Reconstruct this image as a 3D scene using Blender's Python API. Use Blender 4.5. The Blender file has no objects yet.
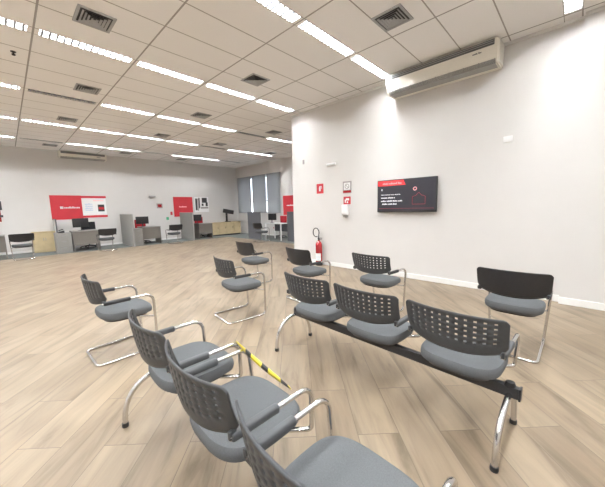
import bpy, bmesh, math, random
from mathutils import Vector, Matrix
random.seed(7)
sc = bpy.context.scene
col = sc.collection
PI = math.pi
R = math.radians

# ------------------------------------------------------------------ materials
def mat(name, c, rough=.5, metal=0., var=.04, scale=30., emit=None, es=1., spec=.5, bump=0., trans=0.):
    m = bpy.data.materials.new(name); m.use_nodes = True
    nt = m.node_tree; n = nt.nodes; l = nt.links
    b = n['Principled BSDF']
    b.inputs['Roughness'].default_value = rough
    b.inputs['Metallic'].default_value = metal
    b.inputs['Specular IOR Level'].default_value = spec
    tc = n.new('ShaderNodeTexCoord'); nz = n.new('ShaderNodeTexNoise')
    nz.inputs['Scale'].default_value = scale; nz.inputs['Detail'].default_value = 4
    l.new(tc.outputs['Object'], nz.inputs['Vector'])
    rp = n.new('ShaderNodeValToRGB')
    e = rp.color_ramp.elements
    e[0].position = .3; e[1].position = .7
    e[0].color = [max(0, x*(1-var)) for x in c] + [1]
    e[1].color = [min(1, x*(1+var)) for x in c] + [1]
    l.new(nz.outputs['Fac'], rp.inputs['Fac'])
    l.new(rp.outputs['Color'], b.inputs['Base Color'])
    if emit:
        b.inputs['Emission Color'].default_value = (*emit, 1)
        b.inputs['Emission Strength'].default_value = es
    if bump:
        bp = n.new('ShaderNodeBump'); bp.inputs['Strength'].default_value = bump
        bp.inputs['Distance'].default_value = .002
        l.new(nz.outputs['Fac'], bp.inputs['Height']); l.new(bp.outputs['Normal'], b.inputs['Normal'])
    if trans:
        b.inputs['Transmission Weight'].default_value = trans
    return m

M = {}
M['wall'] = mat('wall_paint', (.68, .665, .652), .75, var=.012, scale=3, spec=.2)
M['trim'] = mat('white_trim', (.84, .84, .83), .45, var=.01)
M['chrome'] = mat('chrome', (.66, .66, .67), .14, 1., var=.02)
M['plastic'] = mat('charcoal_plastic', (.043, .046, .050), .5, var=.06, scale=60)
M['black_cloth'] = mat('black_cloth', (.012, .013, .015), .8, var=.2, scale=200)
M['black'] = mat('black_plastic', (.018, .018, .02), .4, var=.1)
M['pad'] = mat('pad_rubber', (.075, .08, .086), .55, var=.06)
M['padblack'] = mat('black_pad', (.035, .036, .04), .5, var=.06)
M['fabric'] = mat('grey_fabric', (.118, .125, .131), .9, var=.10, scale=220, spec=.15, bump=.3)
M['beam'] = mat('black_steel', (.025, .025, .027), .45, var=.1)
M['fixt'] = mat('white_steel', (.72, .72, .70), .4, var=.02)
M['lamp_on'] = mat('lit_diffuser', (.9, .9, .9), .4, var=.01, emit=(.95, .98, 1), es=16.)
M['lamp_off'] = mat('unlit_diffuser', (.75, .75, .74), .4, var=.01)
M['vent'] = mat('vent_grey', (.40, .41, .42), .5, var=.05)
M['ventdark'] = mat('vent_dark', (.07, .07, .075), .7, var=.1)
M['acbody'] = mat('cream_plastic', (.84, .82, .74), .4, var=.015)
M['acgrey'] = mat('grey_grille', (.36, .36, .35), .5, var=.05)
M['acdark'] = mat('dark_slot', (.13, .135, .14), .5, var=.06)
M['red'] = mat('red_panel', (.58, .035, .05), .45, var=.05, scale=4)
M['redpaint'] = mat('red_enamel', (.36, .02, .025), .25, var=.04)
M['redcloth'] = mat('red_cloth', (.42, .02, .03), .85, var=.1, scale=150)
M['white'] = mat('white_print', (.85, .85, .86), .5, var=.01)
M['paleblue'] = mat('pale_blue_print', (.50, .60, .78), .5, var=.03)
M['ink'] = mat('black_ink', (.05, .05, .055), .5, var=.1)
M['greyink'] = mat('grey_ink', (.35, .33, .33), .5, var=.1)
M['screen'] = mat('tv_screen', (.02, .02, .025), .25, var=.05, emit=(.06, .055, .075), es=.3)
M['scr_red'] = mat('screen_red', (.3, .01, .01), .3, emit=(.85, .05, .06), es=.9)
M['scr_dark'] = mat('screen_dark_red', (.1, .01, .02), .3, emit=(.36, .03, .06), es=.7)
M['scr_white'] = mat('screen_white', (.4, .4, .4), .3, emit=(.8, .8, .85), es=.8)
M['scr_pink'] = mat('screen_pink', (.4, .2, .2), .3, emit=(.8, .4, .42), es=.8)
M['taupe'] = mat('taupe_laminate', (.20, .185, .165), .5, var=.05)
M['greylam'] = mat('grey_laminate', (.30, .295, .28), .55, var=.04)
M['partition'] = mat('grey_partition_cloth', (.30, .30, .285), .85, var=.06, scale=90)
M['partdark'] = mat('dark_partition_cloth', (.12, .125, .14), .85, var=.08, scale=90)
M['maple'] = mat('maple_laminate', (.60, .49, .30), .45, var=.06, scale=6)
M['carpet'] = mat('carpet_pile', (.185, .20, .195), .95, var=.15, scale=60, spec=.1, bump=.5)
M['yellow'] = mat('tape_yellow', (.80, .66, .06), .4, var=.03)
M['tapeblack'] = mat('tape_black', (.02, .02, .02), .4, var=.05)
M['green'] = mat('green_sticker', (.1, .45, .25), .5)
M['frame'] = mat('grey_aluminium', (.35, .36, .38), .4, .6, var=.03)
M['frost'] = mat('frosted_panel', (.62, .64, .64), .4, var=.02)

def blind_material():
    m = bpy.data.materials.new('blind_fabric'); m.use_nodes = True
    nt = m.node_tree; n = nt.nodes; l = nt.links; n.clear()
    out = n.new('ShaderNodeOutputMaterial'); mx = n.new('ShaderNodeMixShader')
    d = n.new('ShaderNodeBsdfDiffuse'); t = n.new('ShaderNodeBsdfTranslucent')
    tc = n.new('ShaderNodeTexCoord'); w = n.new('ShaderNodeTexNoise'); w.inputs['Scale'].default_value = 120
    rp = n.new('ShaderNodeValToRGB'); rp.color_ramp.elements[0].color = (.40, .41, .42, 1); rp.color_ramp.elements[1].color = (.47, .48, .49, 1)
    l.new(tc.outputs['Object'], w.inputs['Vector']); l.new(w.outputs['Fac'], rp.inputs['Fac'])
    l.new(rp.outputs['Color'], d.inputs['Color']); l.new(rp.outputs['Color'], t.inputs['Color'])
    mx.inputs[0].default_value = .45
    l.new(d.outputs[0], mx.inputs[1]); l.new(t.outputs[0], mx.inputs[2]); l.new(mx.outputs[0], out.inputs[0])
    return m
M['blind'] = blind_material()

def glass_material(name, c):
    m = bpy.data.materials.new(name); m.use_nodes = True
    b = m.node_tree.nodes['Principled BSDF']
    b.inputs['Base Color'].default_value = (*c, 1); b.inputs['Transmission Weight'].default_value = 1
    b.inputs['Roughness'].default_value = .02; b.inputs['IOR'].default_value = 1.02
    return m
M['glass'] = glass_material('clear_glass', (.95, .97, .97))
M['tint'] = glass_material('tinted_glass', (.55, .58, .62))

def N(nt, t, **kw):
    x = nt.nodes.new(t)
    for k, v in kw.items(): setattr(x, k, v)
    return x
def math_node(nt, op, a, b=None):
    x = N(nt, 'ShaderNodeMath', operation=op)
    for i, v in enumerate((a, b)):
        if v is None: continue
        if isinstance(v, (int, float)): x.inputs[i].default_value = v
        else: nt.links.new(v, x.inputs[i])
    return x.outputs[0]

def floor_material():
    m = bpy.data.materials.new('oak_plank_tiles'); m.use_nodes = True
    nt = m.node_tree; l = nt.links; b = nt.nodes['Principled BSDF']
    tc = N(nt, 'ShaderNodeTexCoord')
    mp = N(nt, 'ShaderNodeMapping'); mp.inputs['Rotation'].default_value = (0, 0, R(-45.5)); mp.inputs['Location'].default_value = (.35, .10, 0)
    l.new(tc.outputs['Object'], mp.inputs['Vector'])
    def brick(mortar, c1, c2, cm):
        k = N(nt, 'ShaderNodeTexBrick'); k.offset = .37; k.offset_frequency = 2
        k.inputs['Scale'].default_value = 1; k.inputs['Brick Width'].default_value = 1.2; k.inputs['Row Height'].default_value = .26
        k.inputs['Mortar Size'].default_value = mortar; k.inputs['Mortar Smooth'].default_value = .1; k.inputs['Bias'].default_value = 0
        k.inputs['Color1'].default_value = c1; k.inputs['Color2'].default_value = c2; k.inputs['Mortar'].default_value = cm
        l.new(mp.outputs[0], k.inputs['Vector']); return k
    k = brick(.0018, (0, 0, 0, 1), (1, 1, 1, 1), (.5, .5, .5, 1))
    # offset the grain per plank
    sep = N(nt, 'ShaderNodeSeparateColor'); l.new(k.outputs['Color'], sep.inputs[0])
    off = N(nt, 'ShaderNodeCombineXYZ')
    l.new(math_node(nt, 'MULTIPLY', sep.outputs[0], 17.3), off.inputs[0]); l.new(math_node(nt, 'MULTIPLY', sep.outputs[0], 9.1), off.inputs[1])
    add = N(nt, 'ShaderNodeVectorMath', operation='ADD'); l.new(mp.outputs[0], add.inputs[0]); l.new(off.outputs[0], add.inputs[1])
    st = N(nt, 'ShaderNodeMapping'); st.inputs['Scale'].default_value = (.8, 6, 1); l.new(add.outputs[0], st.inputs['Vector'])
    g = N(nt, 'ShaderNodeTexNoise'); g.inputs['Scale'].default_value = 1.5; g.inputs['Detail'].default_value = 6; g.inputs['Roughness'].default_value = .6; g.inputs['Distortion'].default_value = .6
    l.new(st.outputs[0], g.inputs['Vector'])
    rp = N(nt, 'ShaderNodeValToRGB'); e = rp.color_ramp.elements
    e[0].position = .28; e[0].color = (.150, .115, .077, 1)
    e[1].position = .62; e[1].color = (.305, .238, .166, 1)
    x = e.new(.45); x.color = (.252, .198, .140, 1)
    l.new(g.outputs['Fac'], rp.inputs['Fac'])
    big = N(nt, 'ShaderNodeTexNoise'); big.inputs['Scale'].default_value = 1.1; big.inputs['Detail'].default_value = 2
    l.new(add.outputs[0], big.inputs['Vector'])
    rb = N(nt, 'ShaderNodeValToRGB'); rb.color_ramp.elements[0].position = .3; rb.color_ramp.elements[0].color = (.74, .71, .68, 1); rb.color_ramp.elements[1].position = .6; rb.color_ramp.elements[1].color = (1.03, 1.03, 1.03, 1)
    l.new(big.outputs['Fac'], rb.inputs['Fac'])
    mu = N(nt, 'ShaderNodeMix', data_type='RGBA', blend_type='MULTIPLY'); mu.inputs[0].default_value = 1
    l.new(rp.outputs[0], mu.inputs[6]); l.new(rb.outputs[0], mu.inputs[7])
    mo = N(nt, 'ShaderNodeMix', data_type='RGBA'); l.new(k.outputs['Fac'], mo.inputs[0]); l.new(mu.outputs[2], mo.inputs[6]); mo.inputs[7].default_value = (.13, .105, .078, 1)
    l.new(mo.outputs[2], b.inputs['Base Color'])
    b.inputs['Roughness'].default_value = .38; b.inputs['Specular IOR Level'].default_value = .4
    return m
M['floor'] = floor_material()

LB, PER, GA, ST, SW = 2.689, 2.471, .496, 1.159, .165      # ceiling module: light rows, grid columns, light strip width
def ceiling_material():
    m = bpy.data.materials.new('ceiling_tiles'); m.use_nodes = True
    nt = m.node_tree; l = nt.links; b = nt.nodes['Principled BSDF']
    tc = N(nt, 'ShaderNodeTexCoord'); s = N(nt, 'ShaderNodeSeparateXYZ'); l.new(tc.outputs['Object'], s.inputs[0])
    fx = math_node(nt, 'FLOORED_MODULO', math_node(nt, 'ADD', s.outputs[0], -GA + ST/2), ST)
    gx = math_node(nt, 'LESS_THAN', math_node(nt, 'ABSOLUTE', math_node(nt, 'SUBTRACT', fx, ST/2)), .0105)
    t = math_node(nt, 'FLOORED_MODULO', math_node(nt, 'ADD', s.outputs[1], -LB - SW/2 + 100*PER), PER)
    ty = math_node(nt, 'FLOORED_MODULO', math_node(nt, 'ADD', t, .29), (PER-SW)/4)
    gy = math_node(nt, 'LESS_THAN', math_node(nt, 'ABSOLUTE', math_node(nt, 'SUBTRACT', ty, .29)), .008)
    nz = N(nt, 'ShaderNodeTexNoise'); nz.inputs['Scale'].default_value = 90; l.new(tc.outputs['Object'], nz.inputs['Vector'])
    rp = N(nt, 'ShaderNodeValToRGB'); rp.color_ramp.elements[0].color = (.87, .865, .86, 1); rp.color_ramp.elements[1].color = (.93, .925, .92, 1)
    l.new(nz.outputs['Fac'], rp.inputs[0])
    m1 = N(nt, 'ShaderNodeMix', data_type='RGBA'); l.new(gy, m1.inputs[0]); l.new(rp.outputs[0], m1.inputs[6]); m1.inputs[7].default_value = (.40, .38, .36, 1)
    m2 = N(nt, 'ShaderNodeMix', data_type='RGBA'); l.new(gx, m2.inputs[0]); l.new(m1.outputs[2], m2.inputs[6]); m2.inputs[7].default_value = (.37, .36, .345, 1)
    l.new(m2.outputs[2], b.inputs['Base Color']); b.inputs['Roughness'].default_value = .8
    return m
M['ceiling'] = ceiling_material()

# ------------------------------------------------------------------ mesh helpers
def box(bm, x0, y0, z0, x1, y1, z1, bev=0., seg=2, mi=0):
    r = bmesh.ops.create_cube(bm, size=1)
    vs = r['verts']
    for v in vs:
        v.co = Vector(((x0+x1)/2 + v.co.x*(x1-x0), (y0+y1)/2 + v.co.y*(y1-y0), (z0+z1)/2 + v.co.z*(z1-z0)))
    fs = list({f for v in vs for f in v.link_faces})
    for f in fs: f.material_index = mi
    if bev:
        es = list({e for v in vs for e in v.link_edges})
        r2 = bmesh.ops.bevel(bm, geom=es, offset=bev, segments=seg, affect='EDGES', profile=.5)
        for f in r2['faces']: f.material_index = mi
    return bm

def fillet(pts, rads, n=7):
    P = [Vector(p) for p in pts]; out = [P[0]]
    for i in range(1, len(P)-1):
        r = rads[i-1] if isinstance(rads, (list, tuple)) else rads
        a = (P[i-1]-P[i]).normalized(); b = (P[i+1]-P[i]).normalized()
        ang = a.angle(b); t = r/math.tan(ang/2)
        c = P[i] + (a+b).normalized()*(r/math.sin(ang/2))
        p0 = P[i]+a*t; p1 = P[i]+b*t
        u = (p0-c); w = (p1-c); tot = u.angle(w)
        for k in range(n+1):
            f = k/n
            out.append(c + (u*math.sin((1-f)*tot) + w*math.sin(f*tot))/math.sin(tot))
    out.append(P[-1]); return out

def tube(bm, pts, r, seg=10, cap=True, flat=1., closed=False):
    P = [Vector(p) for p in pts]
    n = len(P); rings = []
    t0 = (P[1]-P[0]).normalized()
    up = Vector((0, 0, 1)) if abs(t0.z) < .9 else Vector((1, 0, 0))
    u = t0.cross(up).normalized()
    for i in range(n):
        if closed: t = (P[(i+1) % n]-P[i-1]).normalized()
        elif i == 0: t = t0
        elif i == n-1: t = (P[-1]-P[-2]).normalized()
        else: t = ((P[i+1]-P[i]).normalized() + (P[i]-P[i-1]).normalized()).normalized()
        u = (u - t*u.dot(t)).normalized(); w = t.cross(u)
        rr = r[i] if isinstance(r, (list, tuple)) else r
        rings.append([bm.verts.new(P[i] + (u*math.cos(2*PI*k/seg) + w*math.sin(2*PI*k/seg)*flat)*rr) for k in range(seg)])
    for i in range(n if closed else n-1):
        A, B = rings[i], rings[(i+1) % n]
        for k in range(seg):
            bm.faces.new((A[k], A[(k+1) % seg], B[(k+1) % seg], B[k]))
    if cap and not closed:
        bm.faces.new(rings[0][::-1]); bm.faces.new(rings[-1])
    return bm

def lathe(bm, prof, cx=0, cy=0, seg=20, mi=0):
    rings = []
    for r, z in prof:
        if r < 1e-6: rings.append([bm.verts.new((cx, cy, z))])
        else: rings.append([bm.verts.new((cx+r*math.cos(2*PI*k/seg), cy+r*math.sin(2*PI*k/seg), z)) for k in range(seg)])
    for A, B in zip(rings, rings[1:]):
        for k in range(seg):
            q = []
            for v in (A[k % len(A)], A[(k+1) % len(A)], B[(k+1) % len(B)], B[k % len(B)]):
                if v not in q: q.append(v)
            if len(q) > 2:
                f = bm.faces.new(q); f.material_index = mi
    return bm

def prism(bm, prof, y0, y1, mi=0):
    """profile of (x, z) points swept along y"""
    A = [bm.verts.new((x, y0, z)) for x, z in prof]; B = [bm.verts.new((x, y1, z)) for x, z in prof]
    n = len(prof); fs = [bm.faces.new(A), bm.faces.new(B[::-1])]
    for k in range(n): fs.append(bm.faces.new((A[k], B[k], B[(k+1) % n], A[(k+1) % n])))
    for f in fs: f.material_index = mi
    return bm

def obj(name, bm, m, parent=None, smooth=True, loc=None, rz=0):
    bmesh.ops.recalc_face_normals(bm, faces=bm.faces)
    me = bpy.data.meshes.new(name); bm.to_mesh(me); bm.free()
    for x in (m if isinstance(m, list) else [m]): me.materials.append(M[x] if isinstance(x, str) else x)
    if smooth:
        me.polygons.foreach_set('use_smooth', [True]*len(me.polygons))
        me.set_sharp_from_angle(angle=R(38))
    o = bpy.data.objects.new(name, me); col.objects.link(o)
    if loc is not None: o.location = loc
    o.rotation_euler.z = rz
    if parent: o.parent = parent
    return o
def tag(o, label, cat, group=None):
    o['label'] = label; o['category'] = cat
    if group: o['group'] = group
    elif 'group' in o: del o['group']
    return o
def thing(name, label, cat, loc=(0, 0, 0), rz=0, group=None):
    o = bpy.data.objects.new(name, None); col.objects.link(o); o.empty_display_size = .1
    o.location = loc; o.rotation_euler.z = rz
    return tag(o, label, cat, group)
def struct(name, bm, m, smooth=False):
    o = obj(name, bm, m, smooth=smooth); o['kind'] = 'structure'; return o
def kids(o): return [c for c in bpy.data.objects if c.parent == o]
def dup(o, parent=None):
    c = o.copy(); col.objects.link(c)
    if parent: c.parent = parent
    for k in kids(o): dup(k, c)
    return c
def B(): return bmesh.new()
def bx(*a, **k): return box(B(), *a, **k)

# ------------------------------------------------------------------ the room
XW, YC, YP, H = 5.337, 5.468, .111, 3.724        # TV wall face, its free end, the pilaster edge, ceiling height
YB, XV = 14.261, 9.423                            # back wall, window wall
X0, Y0 = -5.3, -4.2
struct('floor', bx(X0-.1, Y0-.1, -.1, XV+.1, YB+.1, 0), 'floor')
# ceiling slab with real slots for the recessed light rows
bm = B()
def cquad(x0, y0, x1, y1):
    v = [bm.verts.new(p) for p in ((x0, y0, H), (x0, y1, H), (x1, y1, H), (x1, y0, H))]
    bm.faces.new(v)
rows = [LB + PER*j for j in range(-2, 5)]         # light rows
FL = 1.06                                         # fixture length
def cols(j):
    return range(-5, 4) if j <= 1 else range(-5, 7)
ys = Y0
for i, yr in enumerate(rows):
    j = i - 1
    cquad(X0, ys, XV, yr-SW/2)
    xs = X0
    for k in cols(i-2+0):
        a = GA + ST*k + (ST-FL)/2
        cquad(xs, yr-SW/2, a, yr+SW/2); xs = a + FL
    cquad(xs, yr-SW/2, XV, yr+SW/2)
    ys = yr + SW/2
cquad(X0, ys, XV, YB)
struct('ceiling', bm, 'ceiling')
struct('wall_right', bx(XW, Y0, 0, XW+.155, YC, H+.05), 'wall')
struct('wall_right_pilaster', bx(XW-.085, Y0, 0, XW, YP, H), 'wall')
struct('wall_back', bx(X0, YB, 0, XV+.15, YB+.15, H+.05), 'wall')
struct('wall_left', bx(X0-.15, Y0, 0, X0, YB+.15, H+.05), 'wall')
struct('wall_front', bx(X0-.15, Y0-.15, 0, XW+.2, Y0, H+.05), 'wall')
struct('wall_side', bx(XW+.155, 4.0, 0, XV+.15, 4.15, H+.05), 'wall')
# window wall with its opening
wy0, wy1, wz0, wz1 = 10.62, 14.02, 1.16, 3.06
bm = B()
for a in ((4.15, 0, wy0, H+.05), (wy1, 0, YB, H+.05), (wy0, 0, wy1, wz0), (wy0, wz1, wy1, H+.05)):
    box(bm, XV, a[0], a[1], XV+.15, a[2], a[3])
struct('wall_window', bm, 'wall')
win = bpy.data.objects.new('window_1', None); col.objects.link(win); win.location = (XV+.08, (wy0+wy1)/2, wz0); win['kind'] = 'structure'
bm = B()
ly0, ly1, hz = wy0-(wy0+wy1)/2, wy1-(wy0+wy1)/2, wz1-wz0
mid = .62
for a in ((ly0, 0, ly1, .05), (ly0, hz-.05, ly1, hz), (ly0, mid-.03, ly1, mid+.03)): box(bm, -.03, a[0], a[1], .03, a[2], a[3])
for t in (0, 1/3, 2/3, 1):
    y = ly0+.025 + t*(ly1-ly0-.05); box(bm, -.028, y-.025, 0, .028, y+.025, hz)
obj('window_frame', bm, 'frame', win, smooth=False)
obj('pane', bx(-.004, ly0, .02, .004, ly1, mid), 'glass', win, smooth=False)
obj('pane', bx(-.004, ly0, mid, .004, ly1, hz-.02), 'tint', win, smooth=False)
# baseboards and cornice
BH = .095
struct('baseboard_right', bx(XW-.014, YP, 0, XW, YC, BH, bev=.004), 'trim')
struct('baseboard_pilaster', bx(XW-.099, Y0, 0, XW-.085, YP, BH, bev=.004), 'trim')
struct('baseboard_back', bx(X0, YB-.012, 0, XV, YB, .08), 'trim')
struct('baseboard_window', bx(XV-.012, 4.15, 0, XV, YB-.012, .08), 'trim')
def cornice(name, x0, y0, x1, y1): return struct(name, bx(x0, y0, H-.035, x1, y1, H), 'fixt')
cornice('trim_1', XW-.03, YP, XW, YC)
cornice('trim_2', X0, YB-.03, XV, YB)
cornice('trim_3', XV-.03, 4.15, XV, YB-.03)
cornice('trim_4', XW-.115, Y0, XW-.085, YP)

# carpet: an L of grey pile under the desks
bm = B()
box(bm, X0+.05, 12.75, 0, XV-.02, YB-.015, .006); box(bm, 7.75, 5.6, 0, XV-.02, 12.75, .006)
tag(obj('carpet', bm, 'carpet', smooth=False), 'grey-green carpet strip on the floor under the desks along the back wall', 'carpet')

# ------------------------------------------------------------------ ceiling lights
def light_fixture(x, y, lit, label, group, src=None, bright=False):
    if src:
        t = dup(src); t.location = (x, y, H); tag(t, label, 'ceiling light', group); return t
    t = thing('ceiling_light', label, 'ceiling light', (x, y, H), 0, group)
    bm = B(); a, b, d = FL/2, SW/2, .085
    box(bm, -a, -b, .0, a, -b+.006, d); box(bm, -a, b-.006, 0, a, b, d); box(bm, -a, -b, 0, -a+.006, b, d); box(bm, a-.006, -b, 0, a, b, d)
    box(bm, -a, -b, d, a, b, d+.006)
    obj('housing', bm, 'fixt', t, smooth=False)
    bm = B()
    for s in (-.035, .035):
        tube(bm, [(-a+.02, s, .060), (a-.02, s, .060)], .017, 10)
    obj('tube_lamp', bm, 'lamp_on' if lit else 'lamp_off', t)
    bm = B()
    n = 14
    for i in range(n):
        xx = -a + FL*(i+.5)/n
        prism(bm, [(xx-.008, .017), (xx+.008, .017), (xx+.013, .004), (xx+.010, .001), (xx-.010, .001), (xx-.013, .004)], -b+.006, b-.006)
    box(bm, -a+.006, -.0015, .004, a-.006, .0015, .026)
    obj('louver', bm, 'louver', t, smooth=False)
    if lit:
        L = bpy.data.lights.new('fluorescent_light', 'AREA'); L.shape = 'RECTANGLE'; L.size = FL-.06; L.size_y = .04
        L.energy = LIGHT_W*(1.0 if bright else 1); L.color = (.95, .965, .98); L.spread = R(SPREAD)
        lo = bpy.data.objects.new('fluorescent_light', L); col.objects.link(lo); lo.parent = t; lo.location = (0, 0, .035)
    return t
LIGHT_W, SPREAD = 52., 180
M['louver'] = mat('louver_aluminium', (.30, .33, .37), .35, .3, var=.02)
UNLIT = {(3, 0), (3, 4), (4, 4), (5, 0), (5, 3), (5, 6)}
ROWNAME = {-1: 'behind the camera', 0: 'row nearest the right-hand pilaster', 1: 'dazzling row running to the air conditioner on the television wall',
           2: 'row meeting the free end of the television wall', 3: 'third row from the back wall', 4: 'second row from the back wall', 5: 'row nearest the back wall'}
srcs = {}
for i, yr in enumerate(rows):
    j = i - 1 + 0
    for k in cols(i-2):
        lit = (j, k) not in UNLIT
        g = f"{'lit' if lit else 'unlit'} ceiling lights in the {ROWNAME[j]}"
        lab = f"{'lit' if lit else 'unlit'} recessed louvred strip light in the {ROWNAME[j]}"
        lab = ' '.join(lab.split()[:16])
        br = j in (0, 1)
        t = light_fixture(GA + ST*(k+.5), yr, lit, lab, g, srcs.get((lit, br)), br)
        srcs.setdefault((lit, br), t)

# ceiling vents
def vent(x, y, label, src=None, rot=0):
    if src:
        t = dup(src); t.location = (x, y, H); tag(t, label, 'ceiling vent', 'square air vents in the ceiling'); return t
    t = thing('ceiling_vent', label, 'ceiling vent', (x, y, H), 0, 'square air vents in the ceiling')
    s = .19
    bm = B(); w = .03
    for a in ((-s, -s, s, -s+w), (-s, s-w, s, s), (-s, -s+w, -s+w, s-w), (s-w, -s+w, s, s-w)): box(bm, a[0], a[1], -.012, a[2], a[3], -.0005)
    obj('frame', bm, 'vent', t, smooth=False)
    obj('throat', bx(-s+w, -s+w, -.004, s-w, s-w, -.0008), 'ventdark', t, smooth=False)
    bm = B()
    for q in (.14, .105, .07, .035):                     # nested four-way blades, each tilted outward
        o_, i_ = q, q-.022
        for a in range(4):
            c, n = math.cos(a*PI/2), math.sin(a*PI/2)
            P = [(o_, -o_, -.016), (o_, o_, -.016), (i_, i_, -.0045), (i_, -i_, -.0045)]
            v = [bm.verts.new((x_*c-y_*n, x_*n+y_*c, z_)) for x_, y_, z_ in P]; bm.faces.new(v)
            v2 = [bm.verts.new((x_*c-y_*n, x_*n+y_*c, z_-.002)) for x_, y_, z_ in P]; bm.faces.new(v2[::-1])
    obj('blades', bm, 'vent', t, smooth=False)
    return t
v0 = None
for x, y, lab in [(1.0, 4.37, 'square four-way ceiling vent nearest the camera above the left chairs'), (3.6, 1.84, 'square four-way ceiling vent beside the air conditioner on the television wall'),
                  (3.4, 4.38, 'square four-way ceiling vent between the bright light row and the next'), (1.33, 6.85, 'square ceiling vent second from the camera in the left column'),
                  (1.33, 9.35, 'square ceiling vent third from the camera in the left column'), (3.62, 6.88, 'square ceiling vent in the middle of the room behind the second row'),
                  (6.0, 6.93, 'square ceiling vent just left of the television wall end'), (3.63, 9.45, 'square ceiling vent in the middle column two rows from the back'),
                  (5.6, 9.43, 'small square ceiling vent right of centre two rows from the back'), (8.1, 9.6, 'square ceiling vent close to the window wall'),
                  (1.32, 13.2, 'square ceiling vent beside the far air conditioner'), (3.6, 13.2, 'square ceiling vent at the back wall right of the far air conditioner'),
                  (5.9, 13.35, 'square ceiling vent at the back wall above the red poster')]:
    t = vent(x, y, lab, v0); v0 = v0 or t
bm = B(); lathe(bm, [(0, -.05), (.02, -.05), (.022, -.035), (.01, -.03), (.01, -.012), (.03, -.008), (.032, 0), (0, 0)], seg=14)
tag(obj('sprinkler', bm, 'ventdark', loc=(.33, 6.0, H)), 'small dark sprinkler head on the ceiling at upper left', 'sprinkler')

# ------------------------------------------------------------------ chairs
HX = .262
def back_mesh(perf=True):
    bm = B()
    ss = {-1, -.985, -.95, -.9, .9, .95, .985, 1}
    hs = .028                                            # half hole width in s
    holes = []
    for i in range(11):
        c = -.80 + .16*i; holes.append((c-hs, c+hs)); ss |= {round(c-hs, 5), round(c+hs, 5)}
    vv = {0, .06, .14, .22, .97, 1}; vh = []
    for i in range(5):
        c = .33 + .135*i; vh.append((c-.030, c+.030)); vv |= {round(c-.030, 5), round(c+.030, 5)}
    ss = sorted(ss); vv = sorted(vv)
    def P(s, v):
        a = abs(s)
        zt = .806 - .004*a*a - .022*max(0, (a-.9)/.1)**2.2
        zb = .562 + .045*a**2.5 + .03*max(0, (a-.9)/.1)**2.2
        z = zb + (zt-zb)*v
        hw = .276 + .011*(z-.58)/.22
        x = -.072*(1-a**2.2) + .022 - .03*v + (.012*(1-v)**3)
        return Vector((x, s*hw, z))
    G = [[bm.verts.new(P(s, v)) for v in vv] for s in ss]
    for i in range(len(ss)-1):
        for j in range(len(vv)-1):
            sm, vm = (ss[i]+ss[i+1])/2, (vv[j]+vv[j+1])/2
            if perf and any(a < sm < b for a, b in holes) and any(a < vm < b for a, b in vh): continue
            bm.faces.new((G[i][j], G[i+1][j], G[i+1][j+1], G[i][j+1]))
    return bm, P
def backrest(parent, perf=True, m='plastic'):
    bm, P = back_mesh(perf)
    o = obj('backrest', bm, m, parent)
    s = o.modifiers.new('thickness', 'SOLIDIFY'); s.thickness = .010; s.offset = 0
    return o
def back_pad(parent):
    """upholstered pad on the front of the shell, hanging a little below it"""
    bm, P = back_mesh(False)
    for v in bm.verts:
        s = v.co.y/.287
        v.co.x += .016
        v.co.z = .70 + (v.co.z-.70)*.93 - .018; v.co.y *= .965
    o = obj('back_pad', bm, 'black_cloth', parent)
    s = o.modifiers.new('thickness', 'SOLIDIFY'); s.thickness = .022; s.offset = 0
    return o

def seat_mesh():
    bm = B(); n = 44; cx, a, b = .232, .235, .238
    def ring(sc_, z):
        out = []
        for k in range(n):
            t = 2*PI*k/n; c, s = math.cos(t), math.sin(t); e = 2/3.2
            x = a*abs(c)**e*(1 if c > 0 else -1); y = b*abs(s)**e*(1 if s > 0 else -1)
            yy = y*(1 - .06*(x+a)/(2*a)*0)
            X = cx + x*sc_ if sc_ > .0 else cx
            Z = z - .022*max(0, (x*sc_/a-.35)/.65)**2 + .006*(y*sc_/b)**2 + .012*max(0, (-x*sc_/a-.5)/.5)**2
            out.append(bm.verts.new((X, yy*sc_, Z)))
        return out
    rs = [ring(s, z) for s, z in ((.78, .382), (.92, .386), (.98, .397), (1.0, .420), (.99, .442), (.955, .456), (.88, .463), (.6, .462), (.3, .459))]
    for A, C in zip(rs, rs[1:]):
        for k in range(n): bm.faces.new((A[k], A[(k+1) % n], C[(k+1) % n], C[k]))
    bm.faces.new(rs[0][::-1]); bm.faces.new(rs[-1])
    return bm
def pan_mesh():
    bm = B(); n = 36; cx, a, b = .23, .20, .205
    rs = []
    for s, z in ((.8, .366), (.96, .370), (1, .384)):
        r = []
        for k in range(n):
            t = 2*PI*k/n; c, q = math.cos(t), math.sin(t); e = 2/3.2
            x = a*abs(c)**e*(1 if c > 0 else -1); y = b*abs(q)**e*(1 if q > 0 else -1)
            r.append(bm.verts.new((cx+x*s, y*s, z - .018*max(0, (x/a-.4)/.6)**2)))
        rs.append(r)
    for A, C in zip(rs, rs[1:]):
        for k in range(n): bm.faces.new((A[k], A[(k+1) % n], C[(k+1) % n], C[k]))
    bm.faces.new(rs[0][::-1]); bm.faces.new(rs[-1]); return bm
def pad_mesh(s):
    bm = B(); box(bm, .0, -.017, -.017, .225, .017, .020, bev=.011, seg=3)
    for v in bm.verts: v.co += Vector((0.005, s*HX, .587))
    return bm
AZ = .588
def clip_mesh(s):
    """bracket that joins the tube to the rear corner of the back"""
    bm = B(); box(bm, -.004, s*HX-.009, .580, .03, s*HX+.009, .615, bev=.005)
    return bm

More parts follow.
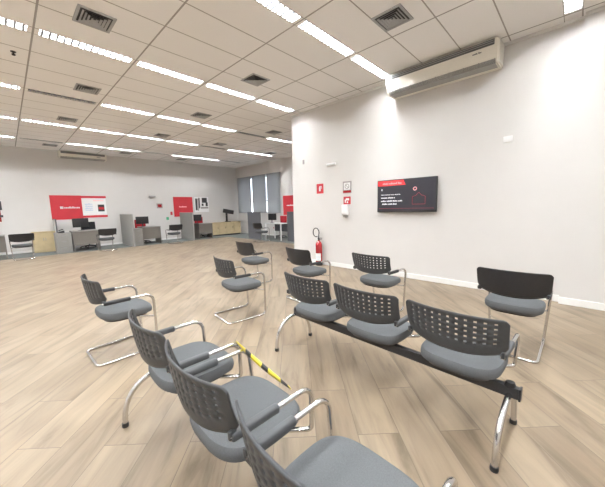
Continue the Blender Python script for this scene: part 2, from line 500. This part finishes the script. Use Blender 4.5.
def make_chair(label, padded=False, group='cantilever waiting chairs'):
    t = thing('cantilever_chair', label, 'chair', (0, 0, 0), 0, group)
    obj('seat', seat_mesh(), 'fabric', t); obj('seat_pan', pan_mesh(), 'black', t)
    if padded: backrest(t, False, 'black'); back_pad(t)
    else: backrest(t)
    fw = .230
    pts = [(.0, HX, AZ)]
    pts += [(.432, HX, AZ+.003), (.447, fw, .0115), (-.083, fw, .0115), (-.083, -fw, .0115), (.447, -fw, .0115), (.432, -HX, AZ+.003), (.0, -HX, AZ)]
    bm = tube(B(), fillet(pts, [.085, .055, .05, .05, .055, .085], 8), .0125, 12)
    obj('frame', bm, 'chrome', t)
    bm = B()
    tube(bm, fillet([(.440, .243, .345), (.30, .19, .372), (.30, -.19, .372), (.440, -.243, .345)], .04, 5), .009, 8)
    obj('seat_bracket', bm, 'chrome', t)
    for s in (1, -1):
        obj('armrest_pad', pad_mesh(s), 'padblack', t); obj('back_clip', clip_mesh(s), 'plastic', t)
    return t
chairs = [
    ((.516, 3.297, 1.3), 'grey perforated-back chair standing alone at far left of the group, beyond the front bench', 0),
    ((1.87, 3.214, -6.4), 'charcoal perforated-back chair with full sled base in the middle of the open floor', 0),
    ((3.186, 1.879, -3.8), 'perforated-back chair facing the white wall just below the television', 0),
    ((3.033, 4.45, -2.6), 'small black-backed chair farthest away, in front of the window workstation', 1),
    ((3.016, 3.024, -6.2), 'black-backed chair in front of the fire extinguisher', 1),
    ((3.183, .395, -.4), 'black padded-back chair at far right facing the bare white wall', 1)]
proto = [None, None]
for (x, y, a), lab, pd in chairs:
    if proto[pd] is None: t = proto[pd] = make_chair(lab, bool(pd))
    else: t = dup(proto[pd]); tag(t, lab, 'chair', 'cantilever waiting chairs')
    t.location = (x, y, 0); t.rotation_euler.z = R(a)

# beam benches
def make_bench(label):
    t = thing('beam_bench', label, 'bench', group='three-seat beam benches')
    P = .627
    obj('beam', bx(.145, -.955, .292, .185, .955, .358, bev=.004), 'beam', t)
    for s in (-1, 1):
        obj('beam_cap', bx(.140, s*.955-.006, .288, .190, s*.955+.006, .362, bev=.003), 'black', t)
    for s in (-1, 1):
        y = -.905 if s < 0 else .945; n = 18
        pts = []
        for k in range(n+1):
            q = PI*k/n; pts.append((.125-.235*math.cos(q), y, 0.02 + .285*abs(math.sin(q))**.80))
        L = obj('leg', tube(B(), [(-.112, y, .012)]+pts[1:-1]+[(.362, y, .012)], .0165, 12), 'chrome', t)
        for xx in (-.112, .362): obj('foot_cap', lathe(B(), [(0, 0), (.020, 0), (.021, .012), (.019, .028), (0, .028)], xx, y, 14), 'black', L)
        obj('knob', lathe(B(), [(0, .35), (.026, .35), (.028, .365), (.022, .38), (0, .383)], .165, y-s*.0, 16), 'black', t)
    for i in (1, 0, -1):
        oy = i*P
        def mv(bm):
            for v in bm.verts: v.co.y += oy
            return bm
        obj('seat', mv(seat_mesh()), 'fabric', t); obj('seat_pan', mv(pan_mesh()), 'black', t)
        bm, P_ = back_mesh(True); mv(bm)
        o = obj('backrest', bm, 'plastic', t); m = o.modifiers.new('thickness', 'SOLIDIFY'); m.thickness = .010; m.offset = 0
        obj('seat_bracket', mv(bx(.12, -.12, .356, .36, .12, .372, bev=.003)), 'beam', t)
        for s in (1, -1):
            pts = [(.0, s*HX, AZ), (.432, s*HX, AZ+.003), (.440, s*(HX-.012), .352), (.33, s*.17, .364)]
            bm = tube(B(), fillet(pts, [.075, .022], 8), .0118, 12)
            a = obj('arm', mv(bm), 'chrome', t)
            obj('armrest_pad', mv(pad_mesh(s)), 'pad', a); obj('back_clip', mv(clip_mesh(s)), 'plastic', a)
    return t
b1 = make_bench('three-seat perforated-back bench in the middle, seen from behind, beam and chrome legs showing')
b1.location = (1.815, 1.125, 0); b1.rotation_euler.z = R(-2.3)
b2 = dup(b1); tag(b2, 'three-seat bench nearest the camera at lower left, with warning tape across its middle seat', 'bench', 'three-seat beam benches')
b2.location = (.488, 1.12, 0); b2.rotation_euler.z = R(-1.8)

# warning tape between the front bench's arms
a, b = Vector((.90, 1.46, .612)), Vector((.815, .885, .606))
bm = B(); n = 44; prev = None
w0 = (b-a).normalized()
for k in range(n+1):
    f = k/n; c = a.lerp(b, f); c.z -= .012*math.sin(PI*f)
    ang = R(60) + R(50)*math.sin(PI*f)
    side = w0.cross(Vector((0, 0, 1))).normalized(); up = side.cross(w0)
    d = (side*math.cos(ang) + up*math.sin(ang))*.013
    row = [bm.verts.new(c-d), bm.verts.new(c+d)]
    if prev:
        fc = bm.faces.new((prev[0], prev[1], row[1], row[0]))
        fc.material_index = 1 if (k+3) % 14 < 5 else 0
    prev = row
tp = obj('warning_tape', bm, ['yellow', 'tapeblack'])
s = tp.modifiers.new('thickness', 'SOLIDIFY'); s.thickness = .0012
tag(tp, 'yellow and black striped warning tape tied across the middle seat of the front bench', 'tape')

# ------------------------------------------------------------------ things on the TV wall (face looks towards -x)
def letters(bm, x, y0, z, length, h, rnd, gap=.3, dep=.002, words=(5, 8)):
    """illegible small lettering: a run of short upright strokes, running towards -y"""
    y = y0; end = y0-length
    while y > end:
        for _ in range(rnd.randint(*words)):
            w = h*rnd.uniform(.35, .6); hh = h*rnd.choice((.7, .7, .7, 1))
            if y-w < end: y = end-1; break
            box(bm, x-dep, y-w, z, x, y, z+hh); y -= w + h*.14
        y -= h*.45
    return bm
rnd = random.Random(3)
# television
TX, TYL, TYR, TZ0, TZ1 = XW-.085, 2.945, 1.80, 1.285, 1.905
tv = thing('television', 'black flat-screen television mounted on the white wall, red banner on its screen', 'television', (XW, (TYL+TYR)/2, TZ0))
ox, oy, oz = XW, (TYL+TYR)/2, TZ0
def rel(bm, o=(0, 0, 0)):
    for v in bm.verts: v.co -= Vector((ox, oy, oz))
    return bm
obj('case', rel(bx(TX, TYR, TZ0, TX+.045, TYL, TZ1, bev=.006)), 'black', tv)
SX = TX-.001; b_ = .016
scn = obj('screen', rel(bx(SX, TYR+b_, TZ0+b_+.012, TX+.004, TYL-b_, TZ1-b_)), 'screen', tv, smooth=False)
sy = lambda u: TYL-b_-(TYL-TYR-2*b_)*u
sz = lambda v: TZ1-b_-(TZ1-TZ0-2*b_-.012)*v
bm = B()
A = [(0, 0), (.47, 0), (.51, .17), (0, .17)]
f_ = [bm.verts.new((SX-.001, sy(u), sz(v))) for u, v in A]; g_ = [bm.verts.new((SX, sy(u), sz(v))) for u, v in A]
bm.faces.new(f_); 
for k in range(4): bm.faces.new((f_[k], f_[(k+1) % 4], g_[(k+1) % 4], g_[k]))
obj('banner', rel(bm), 'scr_red', scn, smooth=False)
bm = B(); letters(bm, SX-.001, sy(.09), sz(.125), .40, .034, rnd, dep=.001)
obj('banner_text', rel(bm), 'scr_pink', scn, smooth=False)
bm = B()
for u_, v_, ln, hh in ((.06, .48, .40, .016), (.06, .59, .30, .027), (.06, .70, .46, .027), (.08, .80, .31, .027)):
    obj('screen_text', rel(letters(B(), SX, sy(u_), sz(v_), ln, hh, rnd, dep=.001)), 'scr_white', scn, smooth=False)
obj('screen_mark', rel(bx(SX-.001, sy(.085), sz(.33), SX, sy(.065), sz(.27))), 'scr_white', scn, smooth=False)
bm = B(); box(bm, SX-.001, sy(.98), sz(.935), SX, sy(.02), sz(.925))
obj('screen_line', rel(bm), 'scr_dark', scn, smooth=False)
bm = B()
pts = [(.63, .56), (.69, .52), (.735, .43), (.78, .52), (.84, .56), (.84, .80), (.63, .80)]
tube(bm, [(SX-.002, sy(u), sz(v)) for u, v in pts], .006, 6, closed=True)
obj('screen_icon', rel(bm), 'scr_dark', scn, smooth=False)
bm = B(); tube(bm, [(SX-.002, sy(.67)-.03*math.cos(q), sz(.31)+.028*math.sin(q)) for q in [2*PI*k/14 for k in range(14)]], .008, 6, closed=True)
obj('screen_icon', rel(bm), 'scr_pink', scn, smooth=False)
obj('wall_mount', rel(bx(TX+.045, oy-.2, TZ0+.15, XW, oy+.2, TZ1-.15)), 'black', tv, smooth=False)

# air conditioner above the television
def make_ac(label, loc, L, D, Hh, rz=0):
    """front faces local -x, back on x = 0, top at z = 0"""
    t = thing('air_conditioner', label, 'air conditioner', loc, rz)
    prof = [(0, 0), (-D+.03, 0), (-D, -.02), (-D+.005, -.09), (-D+.03, -Hh+.05), (-D+.075, -Hh), (0, -Hh)]
    obj('body', prism(B(), prof, -L/2+.03, L/2-.03), 'acbody', t, smooth=False)
    for s in (-1, 1):
        p2 = [(0, -.0), (-D+.045, -.002), (-D-.004, -.03), (-D+.0, -.10), (-D+.024, -Hh+.05), (-D+.07, -Hh-.004), (0, -Hh-.004)]
        bm = prism(B(), p2, s*(L/2-.03), s*L/2)
        bmesh.ops.bevel(bm, geom=[e for e in bm.edges if all(abs(v.co.y) > L/2-.001 for v in e.verts)], offset=.02, segments=3, affect='EDGES')
        obj('end_cap', bm, 'acbody', t)
    # outlet slot near the top with louvres
    bm = B(); box(bm, -D-.002, -L/2+.06, -.098, -D+.02, L/2-.06, -.024)
    o = obj('air_outlet', bm, 'acdark', t, smooth=False)
    bm = B()
    for z in (-.045, -.072): box(bm, -D-.008, -L/2+.065, z-.0035, -D+.0, L/2-.065, z+.0035)
    obj('louver', bm, 'acgrey', o, smooth=False)
    # intake grille along the slanted lower edge
    bm = B()
    nb = 5
    for i in range(nb):
        f = (i+.5)/nb; x = -D+.032 + (.043)*f; z = -Hh+.048 - .048*f
        box(bm, x-.008, -L/2+.05, z-.006, x+.004, L/2-.05, z+.001)
    for i in range(9):
        y = -L/2+.05 + (L-.1)*i/8; prism(bm, [(-D+.022, -Hh+.05), (-D+.03, -Hh+.05), (-D+.075, -Hh), (-D+.07, -Hh-.008)], y-.004, y+.004)
    box(bm, -D+.075, -L/2+.05, -Hh-.004, -D+.26, L/2-.05, -Hh+.001)
    obj('intake_grille', bm, 'acgrey', t, smooth=False)
    bm = B(); letters(bm, -D+.013, -L/2+.33, -.155, .12, .022, rnd, dep=.004)
    obj('badge', bm, 'acdark', t, smooth=False)
    return t
make_ac('large cream air conditioner high on the white wall above the television', (XW, 1.80, H-.012), 1.70, .36, .325)
make_ac('pale air conditioner far away at the top of the back wall', (2.36, YB, H-.012), 1.5, .30, .25, R(90))

# small things fixed to the TV wall
def plate(name, label, cat, y, z, w, h, d, m, bev=.004):
    t = obj(name, bx(-d, -w/2, -h/2, 0, w/2, h/2, bev=bev), m, loc=(XW, y, z))
    return tag(t, label, cat)
# extinguisher sign
t = thing('safety_sign', 'red square sign with white fire extinguisher symbol above the extinguisher', 'sign', (XW, 4.53, 1.85))
obj('plate', bx(-.005, -.105, -.115, 0, .105, .115), 'red', t, smooth=False)
bm = B(); box(bm, -.008, -.02, -.06, -.005, .028, .035); box(bm, -.008, -.008, .035, -.005, .014, .06); box(bm, -.008, -.05, .045, -.005, .01, .06); box(bm, -.008, -.05, -.005, -.005, -.036, .05)
obj('symbol', bm, 'white', t, smooth=False)
# second sign
t = thing('safety_sign', 'square sign with grey pictogram and dark red border above the white dispenser', 'sign', (XW, 3.742, 1.835))
obj('plate', bx(-.005, -.115, -.13, 0, .115, .13), 'greyink', t, smooth=False)
obj('picture', bx(-.007, -.085, -.06, -.005, .085, .10), 'white', t, smooth=False)
bm = B(); tube(bm, [(-.008, .05*math.cos(q), .02+.05*math.sin(q)) for q in [2*PI*k/18 for k in range(18)]], .008, 6, closed=True); tube(bm, [(-.008, -.035, -.015), (-.008, .035, .055)], .007, 6)
obj('symbol', bm, 'greyink', t, smooth=False)
obj('caption_band', bx(-.008, -.105, -.12, -.005, .105, -.07), 'redpaint', t, smooth=False)
# label and dispenser
t = thing('safety_sign', 'small red label with white pictogram directly above the white dispenser', 'sign', (XW, 3.745, 1.545))
obj('plate', bx(-.004, -.095, -.085, 0, .095, .085), 'red', t, smooth=False)
bm = B(); box(bm, -.006, -.06, .0, -.004, .03, .05); box(bm, -.006, -.03, -.06, -.004, .005, -.02); box(bm, -.006, .03, -.05, -.004, .06, .02)
obj('symbol', bm, 'white', t, smooth=False)
t = thing('dispenser', 'white wall dispenser hanging under the small red label', 'dispenser', (XW, 3.765, 1.33))
bm = B(); box(bm, -.10, -.075, -.11, 0, .075, .125, bev=.02, seg=3); obj('body', bm, 'white', t)
bm = B(); box(bm, -.085, -.06, -.16, -.01, .045, -.11, bev=.012); obj('nozzle', bm, 'acgrey', t)
plate('switch_plate', 'small grey plate on the white wall near its free end', 'switch', 5.06, 2.54, .06, .11, .012, 'greyink')
t = thing('emergency_light', 'small white emergency light fixed high on the white wall left of the television', 'emergency light', (XW, 4.16, 2.375))
obj('body', bx(-.05, -.13, -.03, 0, .13, .03, bev=.01), 'white', t); obj('lens', bx(-.056, -.11, -.02, -.048, .11, .012, bev=.003), 'frost', t)
plate('blank_plate', 'small white blank cover plate on the white wall right of the television', 'cover plate', .836, 2.36, .115, .085, .012, 'white')
# fire extinguisher
ex = thing('fire_extinguisher', 'red fire extinguisher with white label standing on the floor by the white wall', 'fire extinguisher', (XW-.125, 4.49, 0))
obj('cylinder', lathe(B(), [(0, .02), (.07, .02), (.078, .03), (.08, .05), (.08, .50), (.072, .545), (.05, .575), (.026, .59), (.024, .615), (0, .615)], 0, 0, 24), 'redpaint', ex)
obj('foot_ring', lathe(B(), [(0, 0), (.083, 0), (.084, .055), (.081, .058), (0, .058)], 0, 0, 24), 'black', ex)
bm = B()
for k in range(13):
    q = R(180 - 75 + 150*k/12); pass
A = [[bm.verts.new((.0815*math.cos(R(140+115*k/12)), .0815*math.sin(R(140+115*k/12)), z)) for k in range(13)] for z in (.12, .30)]
for k in range(12): bm.faces.new((A[0][k], A[0][k+1], A[1][k+1], A[1][k]))
lb = obj('label_sticker', bm, 'white', ex)
bm = B(); 
for z in (.15, .18, .21): 
    A = [[bm.verts.new((.0822*math.cos(R(160+75*k/8)), .0822*math.sin(R(160+75*k/8)), zz)) for k in range(9)] for zz in (z, z+.01)]
    for k in range(8): bm.faces.new((A[0][k], A[0][k+1], A[1][k+1], A[1][k]))
obj('printing', bm, 'paleblue', lb)
bm = B(); lathe(bm, [(0, .61), (.02, .61), (.02, .665), (0, .665)], 0, 0, 12); box(bm, -.015, -.10, .66, .015, .03, .675, bev=.003); box(bm, -.012, -.085, .63, .012, .02, .642, bev=.003)
obj('valve', bm, 'black', ex)
pts = [(0, .02, .56)] + [(.0, .10-.10*math.cos(q)-.02, .70+.125*math.sin(q)) for q in [R(-35 + 290*k/22) for k in range(23)]][::1]
bm = tube(B(), [(0, .02, .635), (0, .0, .68)] + [(-.01, .075+.095*math.cos(q), 0.80+.105*math.sin(q)) for q in [R(205 - 320*k/22) for k in range(23)]] , .011, 8)
obj('hose', bm, 'black', ex)

# ------------------------------------------------------------------ window wall
for i, (a, b) in enumerate(((10.50, 11.50), (11.59, 12.74), (12.83, 14.10))):
    lab = ('grey roller blind nearest the white wall end', 'middle grey roller blind of the three on the window', 'grey roller blind in the corner by the back wall')[i]
    t = thing('roller_blind', lab, 'blind', (XV, (a+b)/2, wz1+.06), 0, 'roller blinds on the window')
    w = (b-a)/2
    bm = B(); box(bm, -.062, -w, -1.93, -.0605, w, -.02); obj('fabric', bm, 'blind', t, smooth=False)
    bm = B(); tube(bm, [(-.04, -w, -.02), (-.04, w, -.02)], .03, 12); obj('roller', bm, 'frame', t)
    obj('bottom_bar', bx(-.068, -w, -1.95, -.055, w, -1.925), 'frame', t, smooth=False)
t = thing('wall_poster', 'red poster with small white lettering on the window wall by the white wall end', 'poster', (XV, 9.55, 1.52))
obj('panel', bx(-.012, -.80, -.46, 0, .80, .46), 'red', t, smooth=False)
bm = B(); letters(bm, -.012, .55, -.03, .5, .07, rnd, words=(30, 30)); obj('lettering', bm, 'white', t, smooth=False)

# ------------------------------------------------------------------ back wall posters (built facing -x, turned to face -y)
def wallthing(name, label, cat, x, z): return thing(name, label, cat, (x, YB, z), R(90))
# after turning by 90 deg: local -x -> world -y, local +y -> world -x
t = wallthing('wall_poster', 'wide poster on the back wall, red left half and white information panel on the right', 'poster', 2.10, 1.61)
obj('red_panel', bx(-.012, -.06, -.46, 0, .89, .46), 'red', t, smooth=False)
bm = B(); obj('red_strip', box(bm, -.012, -.89, .36, 0, -.06, .45), 'red', t, smooth=False); obj('red_strip', bx(-.012, -.89, -.42, 0, -.06, -.33), 'red', t, smooth=False)
rnd = random.Random(5)
p = obj('white_panel', bx(-.015, -.87, -.33, 0, -.06, .36), 'white', t, smooth=False)
bm = B()
bm.free()
for z in (.10, .02, -.06, -.14): obj('text_block', letters(B(), -.015, -.16, z, .25, .05, rnd, words=(30, 30)), 'paleblue', p, smooth=False)
bm = B(); letters(bm, -.015, -.45, .24, .35, .05, rnd, words=(30, 30)); obj('text_block', bm, 'scr_pink', p, smooth=False)
obj('picture', bx(-.018, -.80, -.18, -.015, -.58, .10), 'ink', p, smooth=False); obj('picture_band', bx(-.020, -.78, -.10, -.018, -.6, .0), 'red', p, smooth=False)
bm = B(); letters(bm, -.012, .50, -.04, .50, .075, rnd, words=(30, 30)); obj('logo', bx(-.014, .52, -.05, -.012, .62, .04), 'white', t, smooth=False); obj('lettering', bm, 'white', t, smooth=False)
t = wallthing('wall_poster', 'plain red square poster with small white lettering on the back wall', 'poster', 6.23, 1.57)
obj('panel', bx(-.012, -.48, -.48, 0, .48, .48), 'red', t, smooth=False)
bm = B(); letters(bm, -.012, .22, -.03, .42, .07, rnd, words=(30, 30)); obj('lettering', bm, 'scr_pink', t, smooth=False)
t = wallthing('wall_poster', 'white poster with black and grey picture beside the red square poster', 'poster', 7.2, 1.68)
p = obj('panel', bx(-.012, -.39, -.40, 0, .39, .38), 'white', t, smooth=False)
bm = B()
for a in ((.24, .34, -.3, .3), (.10, .16, -.2, .34), (-.30, -.02, .08, .34), (-.34, -.22, -.1, .1), (-.1, .0, -.08, .04)): box(bm, -.014, a[0], a[2], -.012, a[1], a[3])
obj('picture', bm, 'ink', p, smooth=False)
bm = B(); box(bm, -.0135, -.36, -.22, -.012, .06, -.14); box(bm, -.0135, .17, -.32, -.012, .22, .3); obj('picture', bm, 'greyink', p, smooth=False)
t = wallthing('wall_poster', 'partly seen poster with dark red and black picture at the far left edge', 'poster', -.50, 1.60)
obj('panel', bx(-.012, -.40, -.45, 0, .45, .47), 'redpaint', t, smooth=False)
bm = B(); box(bm, -.014, -.45, -.05, -.012, -.1, .25); box(bm, -.014, -.45, -.30, -.012, .3, -.22); obj('picture', bm, 'ink', t, smooth=False)
t = wallthing('safety_sign', 'small red and grey sign on the back wall left of the red square poster', 'sign', 5.1, 1.63)
obj('plate', bx(-.006, -.13, -.11, 0, .13, .11), 'greyink', t, smooth=False); obj('symbol', bx(-.008, -.09, -.07, -.006, .09, .07), 'redpaint', t, smooth=False)
o = obj('emergency_light', bx(-.06, -.14, -.035, 0, .14, .035, bev=.01), 'greyink', loc=(4.8, YB, 2.06), rz=R(90)); tag(o, 'small grey emergency light high on the back wall', 'emergency light')
o = obj('wall_sticker', bx(-.004, -.06, -.07, 0, .06, .07), 'green', loc=(5.42, YB, 1.02), rz=R(90)); tag(o, 'small green sticker low on the back wall', 'sticker')
o = obj('wall_sticker', bx(-.004, -.05, -.08, 0, .05, .08), 'red', loc=(5.62, YB, 1.26), rz=R(90)); tag(o, 'small red sticker beside the red square poster', 'sticker')

# ------------------------------------------------------------------ workstations
def desk(label, x0, y0, x1, y1, face='-y', m='taupe', top='greylam'):
    t = thing('desk', label, 'desk', ((x0+x1)/2, (y0+y1)/2, .006), 0, 'office desks')
    w, d = (x1-x0)/2, (y1-y0)/2
    obj('desk_top', bx(-w, -d, .71, w, d, .738, bev=.004), top, t)
    if face == '-y':
        obj('modesty_panel', bx(-w+.03, -d+.05, .22, w-.03, -d+.07, .71), m, t, smooth=False)
        for s in (-1, 1): obj('side_panel', bx(s*(w-.015)-.015, -d+.03, 0, s*(w-.015)+.015, d-.02, .71), m, t, smooth=False)
    else:
        for sx in (-1, 1):
            for s in (-1, 1): obj('leg', bx(sx*(w-.04)-.02, s*(d-.04)-.02, 0, sx*(w-.04)+.02, s*(d-.04)+.02, .71), 'white', t, smooth=False)
        obj('modesty_panel', bx(w-.06, -d+.06, .35, w-.045, d-.06, .71), m, t, smooth=False)
    return t
def partition(label, x0, y0, x1, y1, h, m):
    t = thing('partition', label, 'partition', ((x0+x1)/2, (y0+y1)/2, .006), 0, 'office partitions')
    a, b = (x1-x0)/2, (y1-y0)/2
    obj('panel', bx(-a+.004, -b+.004, .02, a-.004, b-.004, h-.02), m, t, smooth=False)
    bm = B(); box(bm, -a, -b, h-.02, a, b, h)
    if a > b: box(bm, -a, -b, 0, -a+.02, b, h-.02); box(bm, a-.02, -b, 0, a, b, h-.02)
    else: box(bm, -a, -b, 0, a, -b+.02, h-.02); box(bm, -a, b-.02, 0, a, b, h-.02)
    box(bm, -a, -b, 0, a, b, .02); obj('frame', bm, 'acgrey' if m == 'partition' else 'acdark', t, smooth=False)
    return t
def pedestal(label, x0, y0, x1, y1, h, m):
    t = thing('pedestal', label, 'cabinet', ((x0+x1)/2, (y0+y1)/2, .006), 0)
    a, b = (x1-x0)/2, (y1-y0)/2
    obj('body', bx(-a, -b+.015, 0, a, b, h), m, t, smooth=False)
    for i in range(3):
        z = .04 + (h-.06)/3*i; d = obj('drawer', bx(-a+.01, -b, z, a-.01, -b+.014, z+(h-.06)/3-.01), m, t, smooth=False)
        obj('handle', bx(-.05, -b-.012, z+.13, .05, -b, z+.142), 'frame', d, smooth=False)
    return t
def monitor(label, x, y, z, rz, w=.48, h=.30):
    t = thing('monitor', label, 'monitor', (x, y, z), R(rz), 'office monitors')
    obj('case', bx(-w/2, -.02, .12, w/2, .02, .12+h, bev=.006), 'black', t)
    obj('screen', bx(-w/2+.012, .018, .135, w/2-.012, .022, .105+h), 'screen', t, smooth=False)
    bm = B(); box(bm, -.02, -.035, .01, .02, -.018, .25); obj('neck', bm, 'black', t, smooth=False)
    obj('base', lathe(B(), [(0, 0), (.10, 0), (.10, .008), (.03, .016), (0, .016)], 0, -.02, 18), 'black', t)
    return t
def office_chair(label, x, y, rz, m):
    t = thing('office_chair', label, 'chair', (x, y, .006), R(rz), 'office chairs behind the desks')
    obj('seat', bx(-.23, -.23, .43, .23, .23, .50, bev=.03, seg=3), m, t)
    bm = bx(-.27, -.22, .56, -.22, .22, 1.02, bev=.022, seg=3); obj('backrest', bm, m, t)
    bm = B(); box(bm, -.245, -.03, .40, -.225, .03, .75); box(bm, -.24, -.03, .39, .0, .03, .42); tube(bm, [(0, 0, .1), (0, 0, .43)], .025, 10); obj('column', bm, 'black', t)
    bm = B()
    for k in range(5):
        q = 2*PI*k/5; tube(bm, [(0, 0, .10), (.28*math.cos(q), .28*math.sin(q), .065)], [.022, .014], 8)
    b = obj('base', bm, 'black', t)
    for k in range(5):
        q = 2*PI*k/5; bm = B(); tube(bm, [(.28*math.cos(q)-.02*math.sin(q), .28*math.sin(q)+.02*math.cos(q), .028), (.28*math.cos(q)+.02*math.sin(q), .28*math.sin(q)-.02*math.cos(q), .028)], .028, 10)
        obj('caster', bm, 'black', b)
    for s in (-1, 1):
        bm = B(); tube(bm, fillet([(-.10, s*.22, .45), (-.10, s*.27, .66), (.14, s*.27, .66)], .03, 4), .014, 8); obj('arm', bm, 'black', t)
    return t
# station at the left edge
desk('dark desk at the far left edge of the picture', -1.35, 12.85, -.08, 13.55)
# first full station
c = thing('wood_cabinet', 'low pale wood cabinet on the carpet left of the first desk', 'cabinet', (.90, 14.03, .006))
obj('body', bx(-.31, -.18, .0, .31, .20, .72), 'maple', c, smooth=False); obj('cabinet_top', bx(-.325, -.215, .72, .325, .20, .742, bev=.003), 'maple', c)
for s in (-1, 1):
    d = obj('door', bx(s*.155-.148, -.198, .03, s*.155+.148, -.18, .70), 'maple', c, smooth=False); obj('handle', bx(s*.03-.006, -.208, .42, s*.03+.006, -.198, .52), 'frame', d, smooth=False)
t = partition('pale frosted upright screen between the wood cabinet and the first pedestal', 1.22, 13.55, 1.26, 14.23, 1.18, 'frost')
pedestal('grey drawer pedestal at the left end of the first desk', 1.13, 12.95, 1.56, 13.5, .70, 'greylam')
t = thing('desk_phone', 'black desk phone on the grey pedestal of the first desk', 'phone', (1.30, 13.12, .706))
bm = B(); prism(bm, [(-.09, 0), (.09, 0), (.09, .08), (-.09, .03)], -.1, .1); obj('base', bm, 'black', t, smooth=False)
bm = B(); tube(bm, [(-.06, .06, .075), (-.03, .06, .085), (.05, .06, .115), (.08, .06, .105)], .018, 8); obj('handset', bm, 'black', t)
desk('taupe desk below the wide red and white poster', 1.60, 13.0, 2.40, 13.7)
monitor('black monitor on the desk below the wide poster', 1.92, 13.35, .744, 10, .50, .33)
office_chair('dark office chair behind the desk below the wide poster', 2.2, 13.93, 250, 'black_cloth')
# second station
partition('tall grey partition panel standing left of the second desk', 3.42, 12.6, 3.47, 14.23, 1.285, 'partition')
pedestal('grey drawer pedestal beside the second partition', 3.56, 12.9, 3.86, 13.5, .69, 'greylam')
desk('taupe desk right of the tall grey partition in mid wall', 3.90, 13.0, 4.62, 13.7)
monitor('black monitor on the desk right of the mid-wall grey partition', 4.02, 13.35, .744, -8, .48, .31)
office_chair('red office chair behind the second desk of the back wall', 4.15, 13.93, 265, 'redcloth')
# third station
partition('tall grey partition panel below the plain red poster', 6.0, 12.85, 6.05, 14.23, 1.285, 'partition')
desk('dark desk right of the partition below the red poster', 6.40, 13.05, 7.1, 13.62)
monitor('black monitor on the desk beside the white picture poster', 6.38+.12, 13.45, .744, -30, .44, .31)
office_chair('red office chair behind the third desk, under the white picture poster', 6.95, 13.97, 270, 'redcloth')
# pale wood credenza in the corner
c = thing('credenza', 'long pale wood credenza in the far corner under the window blinds', 'cabinet', (8.25, 13.88, .006))
obj('body', bx(-.9, -.2, .06, .9, .2, .68), 'maple', c, smooth=False); obj('plinth', bx(-.87, -.17, 0, .87, .18, .06), 'ink', c, smooth=False); obj('cabinet_top', bx(-.92, -.225, .68, .92, .2, .705, bev=.003), 'maple', c)
for i in range(4):
    x = -.675+.45*i
    d = obj('door', bx(x-.215, -.218, .08, x+.215, -.2, .66), 'maple', c, smooth=False); obj('handle', bx(x+.15, -.228, .36, x+.162, -.218, .46), 'ink', d, smooth=False)
t = thing('display_stand', 'black pole stand with tilted dark screen on the pale wood credenza', 'stand', (8.45, 13.85, .711), R(-20))
obj('base', bx(-.14, -.12, 0, .14, .12, .03, bev=.008), 'black', t); obj('pole', bx(-.10, -.035, .03, .0, .035, .50, bev=.01), 'black', t)
bm = bx(-.25, -.03, .0, .33, .03, .22, bev=.015)
for v in bm.verts: v.co = Matrix.Rotation(R(12), 3, 'Y') @ v.co + Vector((0, 0, .46))
obj('screen_head', bm, 'black', t)
# window-side station
partition('dark low partition panel in front of the window workstation', 7.90, 10.25, 7.94, 11.2, 1.24, 'partdark')
partition('dark partition panel partly hidden behind the white wall end', 8.12, 7.3, 8.16, 8.72, 1.24, 'partdark')
desk('white-legged desk under the window beside the dark partition', 8.05, 9.05, 8.66, 10.15, 'x', 'partdark', 'frost')
monitor('black monitor on the white-legged desk under the window', 8.4, 10.0, .744, -80, .46, .30)
office_chair('red office chair behind the white-legged window desk', 9.02, 10.2, 180, 'redcloth')
# visitor chairs
for x, y, a, lab in ((.28, 12.28, 92, 'dark visitor chair at the far left in front of the pale wood cabinet'), (2.52, 12.28, 93, 'dark visitor chair in front of the desk below the wide poster'),
                     (4.98, 12.28, 92, 'dark visitor chair between the second desk and the third partition'), (7.27, 9.65, 3, 'dark visitor chair facing the white-legged window desk')):
    t = dup(proto[1]); tag(t, lab, 'chair', 'visitor chairs at the desks'); t.location = (x, y, .006 if y > 12.9 else 0); t.rotation_euler.z = R(a)

# ------------------------------------------------------------------ world, camera, look
w = bpy.data.worlds.new('sky'); sc.world = w; w.use_nodes = True
bg = w.node_tree.nodes['Background']
sky = w.node_tree.nodes.new('ShaderNodeTexSky'); sky.sky_type = 'HOSEK_WILKIE'; sky.turbidity = 4; sky.ground_albedo = .5; sky.sun_direction = (-.5, -.4, .77)
hs_ = w.node_tree.nodes.new('ShaderNodeHueSaturation'); hs_.inputs['Saturation'].default_value = .25
w.node_tree.links.new(sky.outputs[0], hs_.inputs['Color']); w.node_tree.links.new(hs_.outputs[0], bg.inputs[0]); bg.inputs[1].default_value = 26.

cam = bpy.data.cameras.new('camera'); co = bpy.data.objects.new('camera', cam); col.objects.link(co); sc.camera = co
cam.sensor_fit = 'HORIZONTAL'; cam.sensor_width = 36; cam.lens = 284.8/605*36; cam.clip_start = .02
y, p, r = R(44.05), R(7.287), R(-1.302)
fw = Vector((math.cos(y)*math.cos(p), math.sin(y)*math.cos(p), -math.sin(p))); rt = Vector((math.sin(y), -math.cos(y), 0)); up = rt.cross(fw)
r2 = rt*math.cos(r) + up*math.sin(r); u2 = -rt*math.sin(r) + up*math.cos(r)
co.matrix_world = Matrix(((r2.x, u2.x, -fw.x, 0), (r2.y, u2.y, -fw.y, 0), (r2.z, u2.z, -fw.z, 1.42), (0, 0, 0, 1)))
sc.view_settings.view_transform = 'Standard'; sc.view_settings.look = 'None'; sc.view_settings.gamma = 1; sc.view_settings.use_curve_mapping = False
sc.view_settings.exposure = .15
